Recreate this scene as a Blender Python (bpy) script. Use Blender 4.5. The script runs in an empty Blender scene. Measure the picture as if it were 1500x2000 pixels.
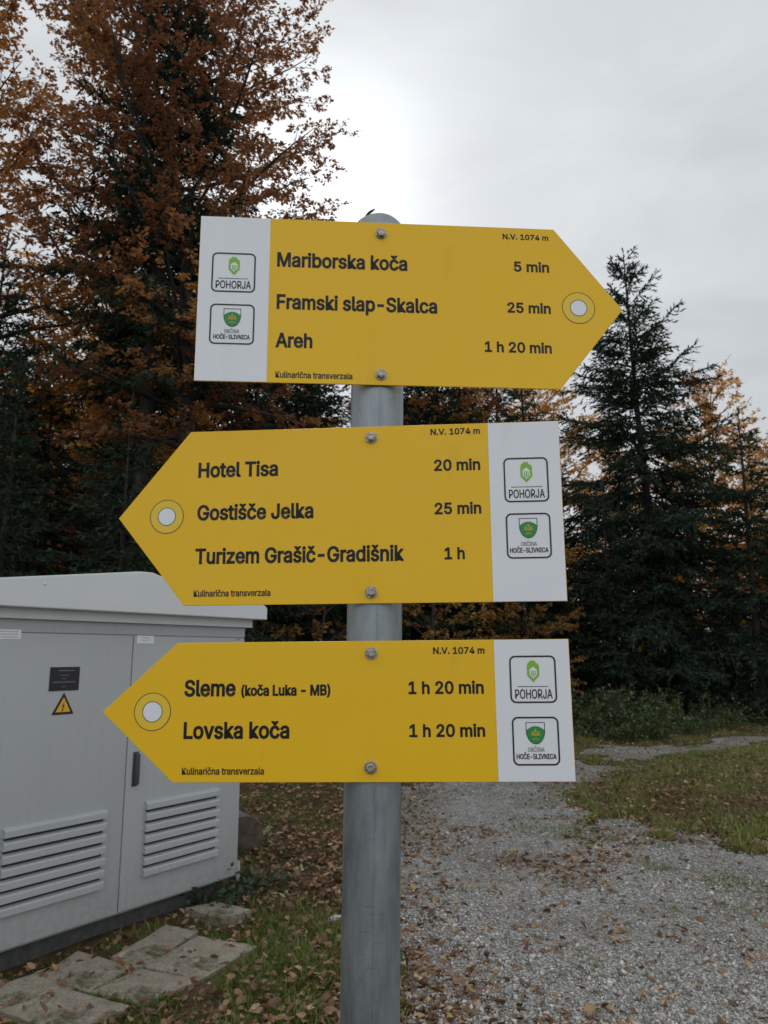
import bpy, bmesh, math, os
import numpy as np
from math import radians as R, sin, cos, pi
from mathutils import Vector, Matrix
from mathutils.geometry import interpolate_bezier
S = bpy.context.scene
COL = S.collection
RNG = np.random.default_rng(7)

# ------------------------------------------------------------------ camera
CAM_H = 1.55
cd = bpy.data.cameras.new('camera'); cam = bpy.data.objects.new('camera', cd); COL.objects.link(cam)
cam.location = (0, 0, CAM_H); cam.rotation_euler = (R(90 + 10.5), 0, 0)
cd.sensor_fit = 'VERTICAL'; cd.sensor_height = 24.0; cd.sensor_width = 18.0; cd.lens = 18.0
cd.clip_start = 0.05; cd.clip_end = 3000
cd.dof.use_dof = True; cd.dof.focus_distance = 1.06; cd.dof.aperture_fstop = 11.0
S.camera = cam
# ------------------------------------------------------------------ light
SUN_EL, SUN_AZ = R(33), R(-4.6)          # azimuth measured from +Y towards +X
SUND = (sin(SUN_AZ) * cos(SUN_EL), cos(SUN_AZ) * cos(SUN_EL), sin(SUN_EL))
ld = bpy.data.lights.new('sun', 'SUN'); sun = bpy.data.objects.new('sun', ld); COL.objects.link(sun)
ld.energy = 1.5; ld.angle = R(14); ld.color = (1, .96, .9)
sun.rotation_euler = Vector(SUND).to_track_quat('Z', 'Y').to_euler(); sun.location = (0, 0, 30)

w = bpy.data.worlds.new('World'); S.world = w; w.use_nodes = True
nt = w.node_tree; N = nt.nodes; L = nt.links
for n in list(N): N.remove(n)
def nd(t, **k):
    n = N.new(t)
    for a, b in k.items(): setattr(n, a, b)
    return n
def mth(op, a, b=None, clamp=False):
    n = nd('ShaderNodeMath', operation=op, use_clamp=clamp)
    for i, v in enumerate((a, b)):
        if v is None: continue
        if isinstance(v, (int, float)): n.inputs[i].default_value = v
        else: L.new(v, n.inputs[i])
    return n.outputs[0]
out = nd('ShaderNodeOutputWorld'); bg = nd('ShaderNodeBackground'); L.new(bg.outputs[0], out.inputs[0])
bg.inputs[1].default_value = 0.1
sky = nd('ShaderNodeTexSky', sky_type='NISHITA'); sky.sun_disc = False
sky.sun_elevation = SUN_EL; sky.sun_rotation = SUN_AZ; sky.air_density = 1.0; sky.dust_density = 1.5; sky.altitude = 1074
tc = nd('ShaderNodeTexCoord'); nrm = nd('ShaderNodeVectorMath', operation='NORMALIZE'); L.new(tc.outputs['Generated'], nrm.inputs[0])
dt = nd('ShaderNodeVectorMath', operation='DOT_PRODUCT'); L.new(nrm.outputs[0], dt.inputs[0]); dt.inputs[1].default_value = SUND
sep = nd('ShaderNodeSeparateXYZ'); L.new(nrm.outputs[0], sep.inputs[0])
dpos = mth('MAXIMUM', dt.outputs['Value'], 0.0)
glow1 = mth('MULTIPLY', mth('POWER', dpos, 150.0), 6.0)
glow2 = mth('MULTIPLY', mth('POWER', dpos, 12.0), 1.3)
zz = mth('MAXIMUM', sep.outputs['Z'], 0.0)
# overcast cloud deck: streaky noise on the direction vector
mp = nd('ShaderNodeMapping'); L.new(nrm.outputs[0], mp.inputs[0]); mp.inputs['Scale'].default_value = (1.6, 1.6, 4.0)
mp.inputs['Rotation'].default_value = (0, R(20), 0)
nz = nd('ShaderNodeTexNoise'); L.new(mp.outputs[0], nz.inputs[0]); nz.inputs['Scale'].default_value = 2.6
nz.inputs['Detail'].default_value = 6; nz.inputs['Roughness'].default_value = .55; nz.inputs['Distortion'].default_value = .4
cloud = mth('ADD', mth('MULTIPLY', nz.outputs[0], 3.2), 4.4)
# brighter overhead; extra brightness added behind the camera to light the sign faces
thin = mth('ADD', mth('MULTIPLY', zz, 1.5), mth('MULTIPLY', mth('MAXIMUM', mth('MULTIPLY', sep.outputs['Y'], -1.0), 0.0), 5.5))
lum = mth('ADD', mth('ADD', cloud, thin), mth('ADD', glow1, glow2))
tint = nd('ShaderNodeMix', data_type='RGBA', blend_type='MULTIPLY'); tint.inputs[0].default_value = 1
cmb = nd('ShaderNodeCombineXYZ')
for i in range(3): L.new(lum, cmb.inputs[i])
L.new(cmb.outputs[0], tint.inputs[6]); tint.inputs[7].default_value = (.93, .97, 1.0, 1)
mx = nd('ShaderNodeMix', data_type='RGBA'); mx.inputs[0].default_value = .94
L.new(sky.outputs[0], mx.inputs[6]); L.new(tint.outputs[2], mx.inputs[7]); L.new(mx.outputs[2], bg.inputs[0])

S.view_settings.view_transform = 'Standard'; S.view_settings.look = 'None'
S.view_settings.exposure = 0.0; S.view_settings.gamma = 1.0
S.render.engine = 'CYCLES'
S.cycles.max_bounces = 8; S.cycles.transmission_bounces = 6; S.cycles.use_denoising = True

# ------------------------------------------------------------------ helpers
def tag(o, label=None, cat=None, group=None, kind=None):
    if label: o['label'] = label
    if cat: o['category'] = cat
    if group: o['group'] = group
    if kind: o['kind'] = kind
    return o
def empty(name, loc=(0, 0, 0), rz=0.0, sc=1.0):
    o = bpy.data.objects.new(name, None); COL.objects.link(o); o.empty_display_size = .1
    o.location = loc; o.rotation_euler = (0, 0, rz); o.scale = (sc,) * 3
    return o
def link(name, me, parent=None):
    o = bpy.data.objects.new(name, me); COL.objects.link(o)
    if parent: o.parent = parent
    return o
def np_mesh(name, V, F, mat, tint=None, smooth=False):
    """V (n,3); F list of int arrays (m,k); tint per-vertex float"""
    me = bpy.data.meshes.new(name); V = np.asarray(V, np.float32)
    F = [np.asarray(f, np.int32) for f in (F if isinstance(F, list) else [F]) if len(f)]
    me.vertices.add(len(V)); me.vertices.foreach_set('co', V.ravel())
    li = np.concatenate([f.ravel() for f in F]); tot = np.concatenate([np.full(len(f), f.shape[1], np.int32) for f in F])
    me.loops.add(len(li)); me.loops.foreach_set('vertex_index', li)
    me.polygons.add(len(tot)); me.polygons.foreach_set('loop_start', np.concatenate([[0], np.cumsum(tot)[:-1]]).astype(np.int32))
    me.polygons.foreach_set('loop_total', tot)
    if smooth: me.polygons.foreach_set('use_smooth', np.ones(len(tot), bool))
    if tint is not None:
        a = me.attributes.new('tint', 'FLOAT', 'POINT'); a.data.foreach_set('value', np.asarray(tint, np.float32))
    me.materials.append(mat); me.update(calc_edges=True); me.validate()
    return me

class MB:
    """bmesh collector of bevelled boxes, prisms, tubes"""
    def __init__(s): s.bm = bmesh.new()
    def box(s, x0, x1, y0, y1, z0, z1, bev=0.0, seg=2, M=None):
        b = bmesh.new(); bmesh.ops.create_cube(b, size=1)
        for v in b.verts: v.co = Vector(((x0 + x1) / 2 + v.co.x * (x1 - x0), (y0 + y1) / 2 + v.co.y * (y1 - y0), (z0 + z1) / 2 + v.co.z * (z1 - z0)))
        if bev: bmesh.ops.bevel(b, geom=b.edges[:], offset=bev, segments=seg, affect='EDGES', profile=.5)
        s._merge(b, M); return s
    def prism(s, poly, y0, y1, bev=0.0, M=None):
        """poly in (x,z), extruded along y"""
        b = bmesh.new()
        a = [b.verts.new((x, y0, z)) for x, z in poly]; c = [b.verts.new((x, y1, z)) for x, z in poly]
        n = len(poly); b.faces.new(a); b.faces.new(c[::-1])
        for i in range(n): b.faces.new((a[i], c[i], c[(i + 1) % n], a[(i + 1) % n]))
        bmesh.ops.recalc_face_normals(b, faces=b.faces[:])
        if bev: bmesh.ops.bevel(b, geom=b.edges[:], offset=bev, segments=2, affect='EDGES', profile=.5)
        s._merge(b, M); return s
    def lathe(s, prof, seg=32, M=None, hexa=None):
        """prof list of (r,z) about z"""
        b = bmesh.new(); rings = []
        for r, z in prof:
            if r < 1e-6: rings.append([b.verts.new((0, 0, z))])
            else: rings.append([b.verts.new((r * cos(2 * pi * i / seg), r * sin(2 * pi * i / seg), z)) for i in range(seg)])
        for p, q in zip(rings, rings[1:]):
            for i in range(seg):
                j = (i + 1) % seg
                if len(p) == 1: b.faces.new((p[0], q[j], q[i]))
                elif len(q) == 1: b.faces.new((p[i], p[j], q[0]))
                else: b.faces.new((p[i], p[j], q[j], q[i]))
        bmesh.ops.recalc_face_normals(b, faces=b.faces[:])
        s._merge(b, M); return s
    def poly(s, pts, y):
        b = bmesh.new(); vs = [b.verts.new((x, y, z)) for x, z in pts]; f = b.faces.new(vs)
        f.normal_update()
        if f.normal.y > 0: f.normal_flip()
        bmesh.ops.triangulate(b, faces=b.faces[:])
        s._merge(b, None); return s
    def _merge(s, b, M):
        if M is not None: bmesh.ops.transform(b, matrix=M, verts=b.verts[:])
        me = bpy.data.meshes.new('tmp'); b.to_mesh(me); b.free(); s.bm.from_mesh(me); bpy.data.meshes.remove(me)
    def build(s, name, mat, parent=None, smooth=False, angle=35):
        me = bpy.data.meshes.new(name); s.bm.to_mesh(me); s.bm.free()
        for m in (mat if isinstance(mat, list) else [mat]): me.materials.append(m)
        if smooth:
            me.shade_smooth(); me.set_sharp_from_angle(angle=R(angle))
        return link(name, me, parent)

# ------------------------------------------------------------------ materials
def material(name):
    m = bpy.data.materials.new(name); m.use_nodes = True
    t = m.node_tree; t.nodes.clear()
    return m, t
class G:
    """tiny node-graph helper"""
    def __init__(s, name):
        s.m, s.t = material(name); s.o = s.t.nodes.new('ShaderNodeOutputMaterial')
    def n(s, ty, **k):
        n = s.t.nodes.new(ty)
        for a, b in k.items(): setattr(n, a, b)
        return n
    def l(s, a, b): s.t.links.new(a, b)
    def noise(s, scale, detail=4, rough=.55, vec=None, dist=0):
        n = s.n('ShaderNodeTexNoise'); n.inputs['Scale'].default_value = scale; n.inputs['Detail'].default_value = detail
        n.inputs['Roughness'].default_value = rough; n.inputs['Distortion'].default_value = dist
        s.l(vec if vec is not None else s.coord(), n.inputs[0]); return n.outputs[0]
    def coord(s, kind='Object'):
        if not hasattr(s, '_c'): s._c = s.n('ShaderNodeTexCoord')
        return s._c.outputs[kind]
    def scaled(s, sc, kind='Object'):
        m = s.n('ShaderNodeMapping'); m.inputs['Scale'].default_value = sc; s.l(s.coord(kind), m.inputs[0]); return m.outputs[0]
    def ramp(s, fac, stops, interp='LINEAR'):
        r = s.n('ShaderNodeValToRGB'); r.color_ramp.interpolation = interp; e = r.color_ramp.elements
        while len(e) < len(stops): e.new(.5)
        for el, (p, c) in zip(e, stops): el.position = p; el.color = (*c, 1) if len(c) == 3 else c
        s.l(fac, r.inputs[0]); return r.outputs[0]
    def mix(s, fac, a, b, mode='MIX'):
        m = s.n('ShaderNodeMix', data_type='RGBA', blend_type=mode)
        for i, v in ((0, fac), (6, a), (7, b)):
            if isinstance(v, (int, float)): m.inputs[i].default_value = v
            elif isinstance(v, tuple): m.inputs[i].default_value = (*v, 1)
            else: s.l(v, m.inputs[i])
        return m.outputs[2]
    def math(s, op, a, b=0.0, clamp=False):
        m = s.n('ShaderNodeMath', operation=op, use_clamp=clamp)
        for i, v in enumerate((a, b)):
            if isinstance(v, (int, float)): m.inputs[i].default_value = v
            else: s.l(v, m.inputs[i])
        return m.outputs[0]
    def bump(s, h, strength=.5, dist=.01):
        b = s.n('ShaderNodeBump'); b.inputs['Strength'].default_value = strength; b.inputs['Distance'].default_value = dist
        s.l(h, b.inputs['Height']); return b.outputs[0]
    def pbr(s, col, rough=.6, metal=0.0, spec=.5, normal=None):
        p = s.n('ShaderNodeBsdfPrincipled')
        for k, v in (('Base Color', col), ('Roughness', rough), ('Metallic', metal), ('Specular IOR Level', spec)):
            if isinstance(v, (int, float)): p.inputs[k].default_value = v
            elif isinstance(v, tuple): p.inputs[k].default_value = (*v, 1)
            else: s.l(v, p.inputs[k])
        if normal is not None: s.l(normal, p.inputs['Normal'])
        s.l(p.outputs[0], s.o.inputs[0]); return s.m

def leaf_mat(name, stops, trans=.45, gloss=.04):
    g = G(name); a = g.n('ShaderNodeAttribute', attribute_name='tint')
    col = g.ramp(a.outputs['Fac'], stops)
    d = g.n('ShaderNodeBsdfDiffuse'); t = g.n('ShaderNodeBsdfTranslucent'); gl = g.n('ShaderNodeBsdfGlossy')
    gl.inputs['Roughness'].default_value = .45; gl.inputs[0].default_value = (.8, .8, .8, 1)
    g.l(col, d.inputs[0]); g.l(col, t.inputs[0])
    m1 = g.n('ShaderNodeMixShader'); m1.inputs[0].default_value = trans; g.l(d.outputs[0], m1.inputs[1]); g.l(t.outputs[0], m1.inputs[2])
    m2 = g.n('ShaderNodeMixShader'); m2.inputs[0].default_value = gloss; g.l(m1.outputs[0], m2.inputs[1]); g.l(gl.outputs[0], m2.inputs[2])
    g.l(m2.outputs[0], g.o.inputs[0]); return g.m
M = {}
M['beech_red'] = leaf_mat('russet_beech_leaves', [(0, (.10, .045, .03)), (.4, (.22, .092, .046)), (.75, (.38, .17, .062)), (1, (.52, .31, .09))], .62, .02)
M['beech_rust'] = leaf_mat('rust_beech_leaves', [(0, (.13, .055, .03)), (.4, (.32, .135, .045)), (.75, (.48, .23, .06)), (1, (.6, .38, .10))], .62, .02)
M['beech_orange'] = leaf_mat('orange_beech_leaves', [(0, (.36, .14, .03)), (.5, (.60, .29, .05)), (.85, (.68, .42, .08)), (1, (.42, .38, .10))], .6)
M['beech_gold'] = leaf_mat('brown_gold_leaves', [(0, (.20, .08, .022)), (.5, (.42, .20, .05)), (1, (.36, .28, .07))], .55)
M['needle'] = leaf_mat('spruce_needles', [(0, (.018, .030, .019)), (.6, (.038, .060, .038)), (1, (.075, .098, .056))], .15, .008)
M['bush'] = leaf_mat('undergrowth_leaves', [(0, (.04, .065, .025)), (.6, (.09, .135, .045)), (.9, (.16, .18, .05)), (1, (.36, .20, .06))], .35)
M['ivy'] = leaf_mat('dark_weed_leaves', [(0, (.02, .045, .02)), (1, (.05, .10, .04))], .3)
M['paleleaf'] = leaf_mat('pale_weed_leaves', [(0, (.30, .36, .18)), (1, (.5, .55, .32))], .35)
M['grass'] = leaf_mat('grass_blades', [(0, (.055, .085, .018)), (.6, (.16, .225, .038)), (.9, (.27, .31, .07)), (1, (.36, .32, .13))], .45)
M['litter'] = leaf_mat('fallen_leaves', [(0, (.06, .036, .022)), (.35, (.16, .082, .042)), (.65, (.29, .155, .075)), (.88, (.42, .28, .14)), (1, (.54, .44, .27))], .2, .05)

g = G('tree_bark'); v = g.scaled((6, 6, 1.2))
M['bark'] = g.pbr(g.ramp(g.noise(3, 6, .65, v), [(.3, (.016, .013, .011)), (.7, (.055, .048, .041))]), .9, normal=g.bump(g.noise(4, 6, .7, v), .8, .02))
g = G('weathered_log'); v = g.scaled((2, 12, 12))
M['log'] = g.pbr(g.ramp(g.noise(2.5, 5, .6, v), [(.3, (.07, .06, .052)), (.7, (.20, .18, .16))]), .9, normal=g.bump(g.noise(3, 5, .6, v), .7, .02))
g = G('sawn_log_end')
M['logend'] = g.pbr(g.ramp(g.noise(18, 4), [(.3, (.05, .04, .03)), (.7, (.13, .10, .075))]), .9)

g = G('yellow_sign_sheet'); n1 = g.noise(5, 4)
M['yellow'] = g.pbr(g.mix(g.math('MULTIPLY', g.ramp(g.noise(16, 7, .75, g.scaled((1, 1, .25))), [(.58, (0, 0, 0)), (.8, (1, 1, 1))]), .22), g.mix(n1, (.80, .472, .007), (.84, .50, .009)), (.42, .25, .03)), g.ramp(g.noise(9, 5), [(.3, (.30,) * 3), (.75, (.48,) * 3)]), spec=.35, normal=g.bump(g.noise(14, 2), .02, .002))
g = G('white_sign_sheet')
M['white'] = g.pbr(g.mix(g.math('MULTIPLY', g.ramp(g.noise(18, 7, .75, g.scaled((1, 1, .25))), [(.55, (0, 0, 0)), (.8, (1, 1, 1))]), .25), g.mix(g.noise(12, 5), (.72, .74, .79), (.78, .80, .84)), (.45, .45, .43)), .38)
M['ringyellow'] = G('pale_yellow_ring').pbr((.78, .52, .03), .4)
M['ink'] = G('black_print').pbr((.012, .011, .010), .45)
M['greyink'] = G('grey_print').pbr((.22, .23, .24), .5)
M['leafgreen'] = G('light_green_print').pbr((.20, .46, .04), .45)
M['shieldgreen'] = G('shield_green_print').pbr((.015, .24, .05), .45)
M['shieldgold'] = G('gold_print').pbr((.42, .36, .04), .45)
g = G('sheet_edge'); M['alu'] = g.pbr((.55, .55, .55), .45, .8)
g = G('galvanised_steel'); vo = g.n('ShaderNodeTexVoronoi'); vo.inputs['Scale'].default_value = 70; g.l(g.scaled((1, 1, .6)), vo.inputs[0])
st = g.noise(7, 7, .72, g.scaled((4, 4, .8)))
colr = g.mix(g.ramp(st, [(.25, (0, 0, 0)), (.75, (1, 1, 1))]), (.15, .175, .19), (.35, .385, .40))
colr = g.mix(g.math('MULTIPLY', vo.outputs['Color'], .18), colr, (.45, .48, .50))
scr = g.ramp(g.noise(60, 3, .6, g.scaled((1, 1, 6))), [(.62, (0, 0, 0)), (.68, (1, 1, 1))])
colr = g.mix(g.math('MULTIPLY', scr, .35), colr, (.12, .13, .13))
M['galv'] = g.pbr(colr, g.ramp(st, [(.3, (.36,) * 3), (.7, (.55,) * 3)]), .75, normal=g.bump(g.noise(35, 4), .06, .003))
g = G('zinc_bolt'); M['bolt'] = g.pbr(g.ramp(g.noise(300, 4), [(.35, (.22, .20, .18)), (.65, (.45, .44, .42))]), .38, .9, normal=g.bump(g.noise(400, 3), .3, .001))
g = G('grey_cabinet_paint'); ns = g.noise(2.2, 5, .6, g.scaled((1, 1, .35)))
dirt = g.ramp(g.noise(26, 6, .7), [(.60, (0, 0, 0)), (.78, (1, 1, 1))])
cc = g.mix(ns, (.37, .39, .395), (.43, .445, .45)); cc = g.mix(g.math('MULTIPLY', dirt, .22), cc, (.22, .21, .18))
strk = g.ramp(g.noise(9, 6, .7, g.scaled((3.5, 3.5, .18))), [(.52, (0, 0, 0)), (.8, (1, 1, 1))]); cc = g.mix(g.math('MULTIPLY', strk, .30), cc, (.27, .27, .24))
sxyz = g.n('ShaderNodeSeparateXYZ'); g.l(g.coord(), sxyz.inputs[0]); low = g.math('MULTIPLY', g.math('SUBTRACT', 1.0, g.math('DIVIDE', sxyz.outputs[2], .45), True), g.ramp(g.noise(22, 7, .75), [(.42, (0, 0, 0)), (.68, (1, 1, 1))]))
cc = g.mix(g.math('MULTIPLY', low, .5), cc, (.16, .14, .105))
M['cab'] = g.pbr(cc, .42, normal=g.bump(g.noise(60, 3), .05, .002))
g = G('roof_paint'); cc = g.mix(g.noise(4, 5), (.60, .62, .63), (.68, .70, .71))
M['roof'] = g.pbr(g.mix(g.math('MULTIPLY', g.ramp(g.noise(30, 6, .7), [(.62, (0, 0, 0)), (.8, (1, 1, 1))]), .2), cc, (.25, .24, .2)), .45)
M['slot_shade'] = G('slot_shade_black').pbr((.02, .021, .022), .6)  # used only as painted shade between the louvre blades
M['handle'] = G('dark_grey_plastic').pbr((.045, .05, .055), .5)
M['plateblack'] = G('black_plate').pbr((.014, .014, .017), .35)
M['warnyellow'] = G('warning_yellow').pbr((.75, .40, .03), .4)
g = G('old_concrete'); a = g.noise(6, 6, .65); b = g.noise(90, 4, .7)
cc = g.ramp(a, [(.25, (.17, .145, .105)), (.5, (.34, .30, .235)), (.8, (.50, .455, .38))])
cc = g.mix(g.ramp(b, [(.4, (0, 0, 0)), (.62, (1, 1, 1))]), g.mix(.65, cc, (.12, .105, .08)), cc)
cc = g.mix(g.ramp(g.noise(3.5, 5, .7), [(.52, (0, 0, 0)), (.62, (1, 1, 1))]), cc, (.085, .078, .042))
M['concrete'] = g.pbr(cc, .95, normal=g.bump(b, .9, .006))
g = G('shaded_plinth_concrete'); M['plinth'] = g.pbr(g.ramp(g.noise(20, 5), [(.3, (.05, .05, .047)), (.7, (.10, .10, .095))]), .9)  # concrete tone darkened to paint in the shadow under the cabinet
g = G('forest_soil'); a = g.noise(.55, 5, .6); b = g.noise(9, 6, .65); c2 = g.noise(60, 5, .7)
cc = g.ramp(b, [(.3, (.045, .032, .022)), (.5, (.10, .062, .035)), (.72, (.165, .095, .048))])
mo = g.ramp(g.noise(1.1, 5, .65), [(.46, (0, 0, 0)), (.58, (1, 1, 1))])
cc = g.mix(g.math('MULTIPLY', mo, .75), cc, g.ramp(c2, [(.35, (.028, .040, .012)), (.7, (.075, .095, .028))]))
M['soil'] = g.pbr(cc, .95, spec=.2, normal=g.bump(c2, 1.0, .02))
g = G('crushed_gravel'); vo = g.n('ShaderNodeTexVoronoi'); vo.inputs['Scale'].default_value = 75; g.l(g.coord(), vo.inputs[0])
sp = g.n('ShaderNodeSeparateColor'); g.l(vo.outputs['Color'], sp.inputs[0])
cc = g.ramp(sp.outputs[0], [(0, (.17, .165, .16)), (.45, (.36, .355, .345)), (.8, (.50, .50, .49)), (1, (.66, .66, .65))])
edge = g.ramp(vo.outputs['Distance'], [(.25, (1, 1, 1)), (.75, (.45, .43, .4))])
cc = g.mix(1.0, cc, edge, 'MULTIPLY')
dm = g.ramp(g.noise(.9, 7, .7), [(.46, (0, 0, 0)), (.62, (1, 1, 1))])
cc = g.mix(g.math('MULTIPLY', dm, .6), cc, (.125, .102, .075))
M['gravel'] = g.pbr(cc, .9, spec=.3, normal=g.bump(g.math('SUBTRACT', 1.0, vo.outputs['Distance']), .9, .012))
g = G('pebble_stone'); a = g.n('ShaderNodeAttribute', attribute_name='tint')
M['pebble'] = g.pbr(g.ramp(a.outputs['Fac'], [(0, (.15, .14, .13)), (.35, (.31, .30, .28)), (.75, (.50, .485, .46)), (1, (.74, .73, .70))]), .85, spec=.3)
M['palestone'] = G('pale_stone').pbr((.5, .5, .48), .9)

# ------------------------------------------------------------------ ground
_gx = RNG.uniform(0, 6.28, 8)
def lump(x, y):
    return (.022 * np.sin(1.3 * x + _gx[0]) * np.sin(1.1 * y + _gx[1]) + .012 * np.sin(3.1 * x + 1.7 * y + _gx[2]) + .008 * np.sin(5.3 * y - 3.9 * x + _gx[3]) + .004 * np.sin(11 * x + _gx[4]) * np.sin(12 * y + _gx[5]))
def smooth(a, b, v):
    t = np.clip((v - a) / (b - a), 0, 1); return t * t * (3 - 2 * t)
PATH = np.array([(-.10, -4), (.16, 3.4), (.10, 4.4), (-.02, 6), (-.05, 9.0), (.8, 10.4), (2.4, 11.2), (3.4, 13.0), (6.3, 15.1), (12, 16.8), (12, 15.6), (6.6, 14.0), (4.3, 12.5), (3.15, 10.8), (2.35, 9.5), (1.95, 8.3), (2.65, 7.05), (4.2, 6.4), (6, 5.9), (11, 5.2), (11, -4)])
def sdist(x, y, P=PATH):
    """signed distance to polygon, positive inside"""
    x = np.asarray(x, float); y = np.asarray(y, float)
    d = np.full(x.shape, 1e9); ins = np.zeros(x.shape, bool)
    for (ax, ay), (bx, by) in zip(P, np.roll(P, -1, 0)):
        ex, ey = bx - ax, by - ay; t = np.clip(((x - ax) * ex + (y - ay) * ey) / (ex * ex + ey * ey), 0, 1)
        d = np.minimum(d, np.hypot(x - ax - t * ex, y - ay - t * ey))
        c = ((ay > y) != (by > y)); xi = ax + (y - ay) * ex / (ey if abs(ey) > 1e-9 else 1e-9)
        ins ^= c & (x < xi)
    return np.where(ins, d, -d)
def vnoise(x, y, sc, seed=0):
    """smooth value noise 0..1"""
    x = np.asarray(x) * sc + 31.7 * seed; y = np.asarray(y) * sc - 17.3 * seed
    xi, yi = np.floor(x), np.floor(y); fx, fy = x - xi, y - yi
    fx = fx * fx * (3 - 2 * fx); fy = fy * fy * (3 - 2 * fy)
    h = lambda a, b: np.modf(np.abs(np.sin(a * 127.1 + b * 311.7 + seed * 7.7) * 43758.5453))[0]
    return (h(xi, yi) * (1 - fx) + h(xi + 1, yi) * fx) * (1 - fy) + (h(xi, yi + 1) * (1 - fx) + h(xi + 1, yi + 1) * fx) * fy
def fbm(x, y, sc, seed=0): return (vnoise(x, y, sc, seed) * .5 + vnoise(x, y, sc * 2.1, seed + 1) * .3 + vnoise(x, y, sc * 4.3, seed + 2) * .2)
def pmask(x, y): return sdist(x, y) + (fbm(x, y, 1.6, 3) - .5) * (.32 + .40 * smooth(5.5, 8, np.asarray(y))) - .55 * smooth(.60, .72, fbm(x, y, .9, 9)) * smooth(5.2, 6.6, np.asarray(y))
def HT(x, y):
    x = np.asarray(x, float); y = np.asarray(y, float)
    near = smooth(60, 25, np.hypot(x, y))
    m = smooth(.1, 1.2, -sdist(x, y)) * smooth(2.0, 3.0, x) * smooth(15, 13, y) * .13
    return lump(x, y) * near + m * near
def grid_mesh(name, xs, ys, mat, zoff=0.0, keep=None):
    X, Y = np.meshgrid(xs, ys); Z = HT(X, Y) + zoff
    nx, ny = len(xs), len(ys); idx = np.arange(nx * ny).reshape(ny, nx)
    F = np.stack([idx[:-1, :-1], idx[:-1, 1:], idx[1:, 1:], idx[1:, :-1]], -1).reshape(-1, 4)
    V = np.stack([X, Y, Z], -1).reshape(-1, 3)
    if keep is not None:
        k = keep(X, Y); kf = (k[:-1, :-1] & k[:-1, 1:] & k[1:, 1:] & k[1:, :-1]).ravel(); F = F[kf]
        u, inv = np.unique(F, return_inverse=True); V = V[u]; F = inv.reshape(-1, 4)
    return np_mesh(name, V, F, mat, smooth=True)
t = np.linspace(-1, 1, 321); gx = 2 + 4.0 * np.sinh(t * 4.6) * 1.6
t = np.linspace(-.62, 1, 321); gy = 6 + 4.5 * np.sinh(t * 4.6) * 1.6
tag(link('ground', grid_mesh('ground', gx, gy, M['soil'])), kind='structure')
tag(link('gravel_path', grid_mesh('gravel_path', np.arange(-.6, 12, .045), np.arange(-3, 17, .045), M['gravel'], .008, lambda X, Y: pmask(X, Y) > 0)), kind='structure')

def in_cab(x, y, m=0.0):
    s = (x + .968) * -.5609 + (y - 5.453) * -.8279; q = (x + .968) * .8279 + (y - 5.453) * -.5609
    return (s > -.02 - m) & (s < 1.95 + m) & (q < m) & (q > -1.2 - m)
SL = [([(-1.202, 5.032), (-1.049, 5.161), (-.813, 5.013), (-.938, 4.838)], .055, 'lone tilted concrete slab under the right door of the cabinet'),
      ([(-1.393, 4.305), (-1.251, 4.759), (-1.053, 4.659), (-1.206, 4.152)], .045, 'long concrete slab against the cabinet, next to the brownish slab'),
      ([(-1.19, 4.165), (-1.022, 4.571), (-.685, 4.441), (-.875, 4.028)], .048, 'brownish concrete slab reaching furthest right of the paved patch'),
      ([(-1.658, 4.077), (-1.6, 4.376), (-1.255, 4.185), (-1.354, 3.90)], .04, 'dark mossy concrete slab nearest the cabinet in mid patch'),
      ([(-1.345, 3.885), (-1.21, 4.142), (-.890, 4.015), (-1.073, 3.761)], .045, 'grey concrete slab at the centre of the patch, in front of the brownish one'),
      ([(-1.672, 3.68), (-1.455, 3.885), (-1.118, 3.725), (-1.301, 3.48)], .05, 'pale concrete slab lowest in the picture, at the bottom left corner'),
      ([(-1.86, 3.873), (-1.70, 4.095), (-1.464, 3.941), (-1.689, 3.70)], .04, 'concrete slab at the left edge, partly cut off by the frame')]
def on_slab(x, y):
    m = np.zeros(np.shape(x), bool)
    for p, z, lb in SL: m |= sdist(x, y, np.array(p)) > -.006
    return m
# pebbles
n = 170000
u = RNG.random(n); y = 1 / ((1 / 3.0 ** .8) * (1 - u) + (1 / 12.0 ** .8) * u) ** (1 / .8)
x = RNG.uniform(-.4, 1, n) * (.62 * y + .3); k = (pmask(x, y) > RNG.normal(.02, .10, n)) & (RNG.random(n) < .25 + .75 * smooth(.36, .56, fbm(x, y, 1.1, 61)))
x, y = x[k], y[k]; n = len(x)
r = RNG.gamma(2.2, .0017, n) + .0022
oct_ = np.array([(1, 0, 0), (0, 1, 0), (-1, 0, 0), (0, -1, 0), (0, 0, 1), (0, 0, -1)], float)
octF = np.array([(0, 1, 4), (1, 2, 4), (2, 3, 4), (3, 0, 4), (1, 0, 5), (2, 1, 5), (3, 2, 5), (0, 3, 5)])
P = oct_[None] * RNG.uniform(.7, 1.4, (n, 6, 1)) * RNG.uniform(.6, 1.25, (n, 1, 3)) * r[:, None, None]
a, b = RNG.uniform(0, 6.28, n), RNG.uniform(-.7, .7, n); ca, sa, cb, sb = np.cos(a), np.sin(a), np.cos(b), np.sin(b)
px, py, pz = P[..., 0], P[..., 1] * cb[:, None] - P[..., 2] * sb[:, None], P[..., 1] * sb[:, None] + P[..., 2] * cb[:, None]
P = np.stack([px * ca[:, None] - py * sa[:, None] + x[:, None], px * sa[:, None] + py * ca[:, None] + y[:, None], pz * .75 + (HT(x, y) + .008 + r * .35)[:, None]], -1)
F = (octF[None] + 6 * np.arange(n)[:, None, None]).reshape(-1, 3)
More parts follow.
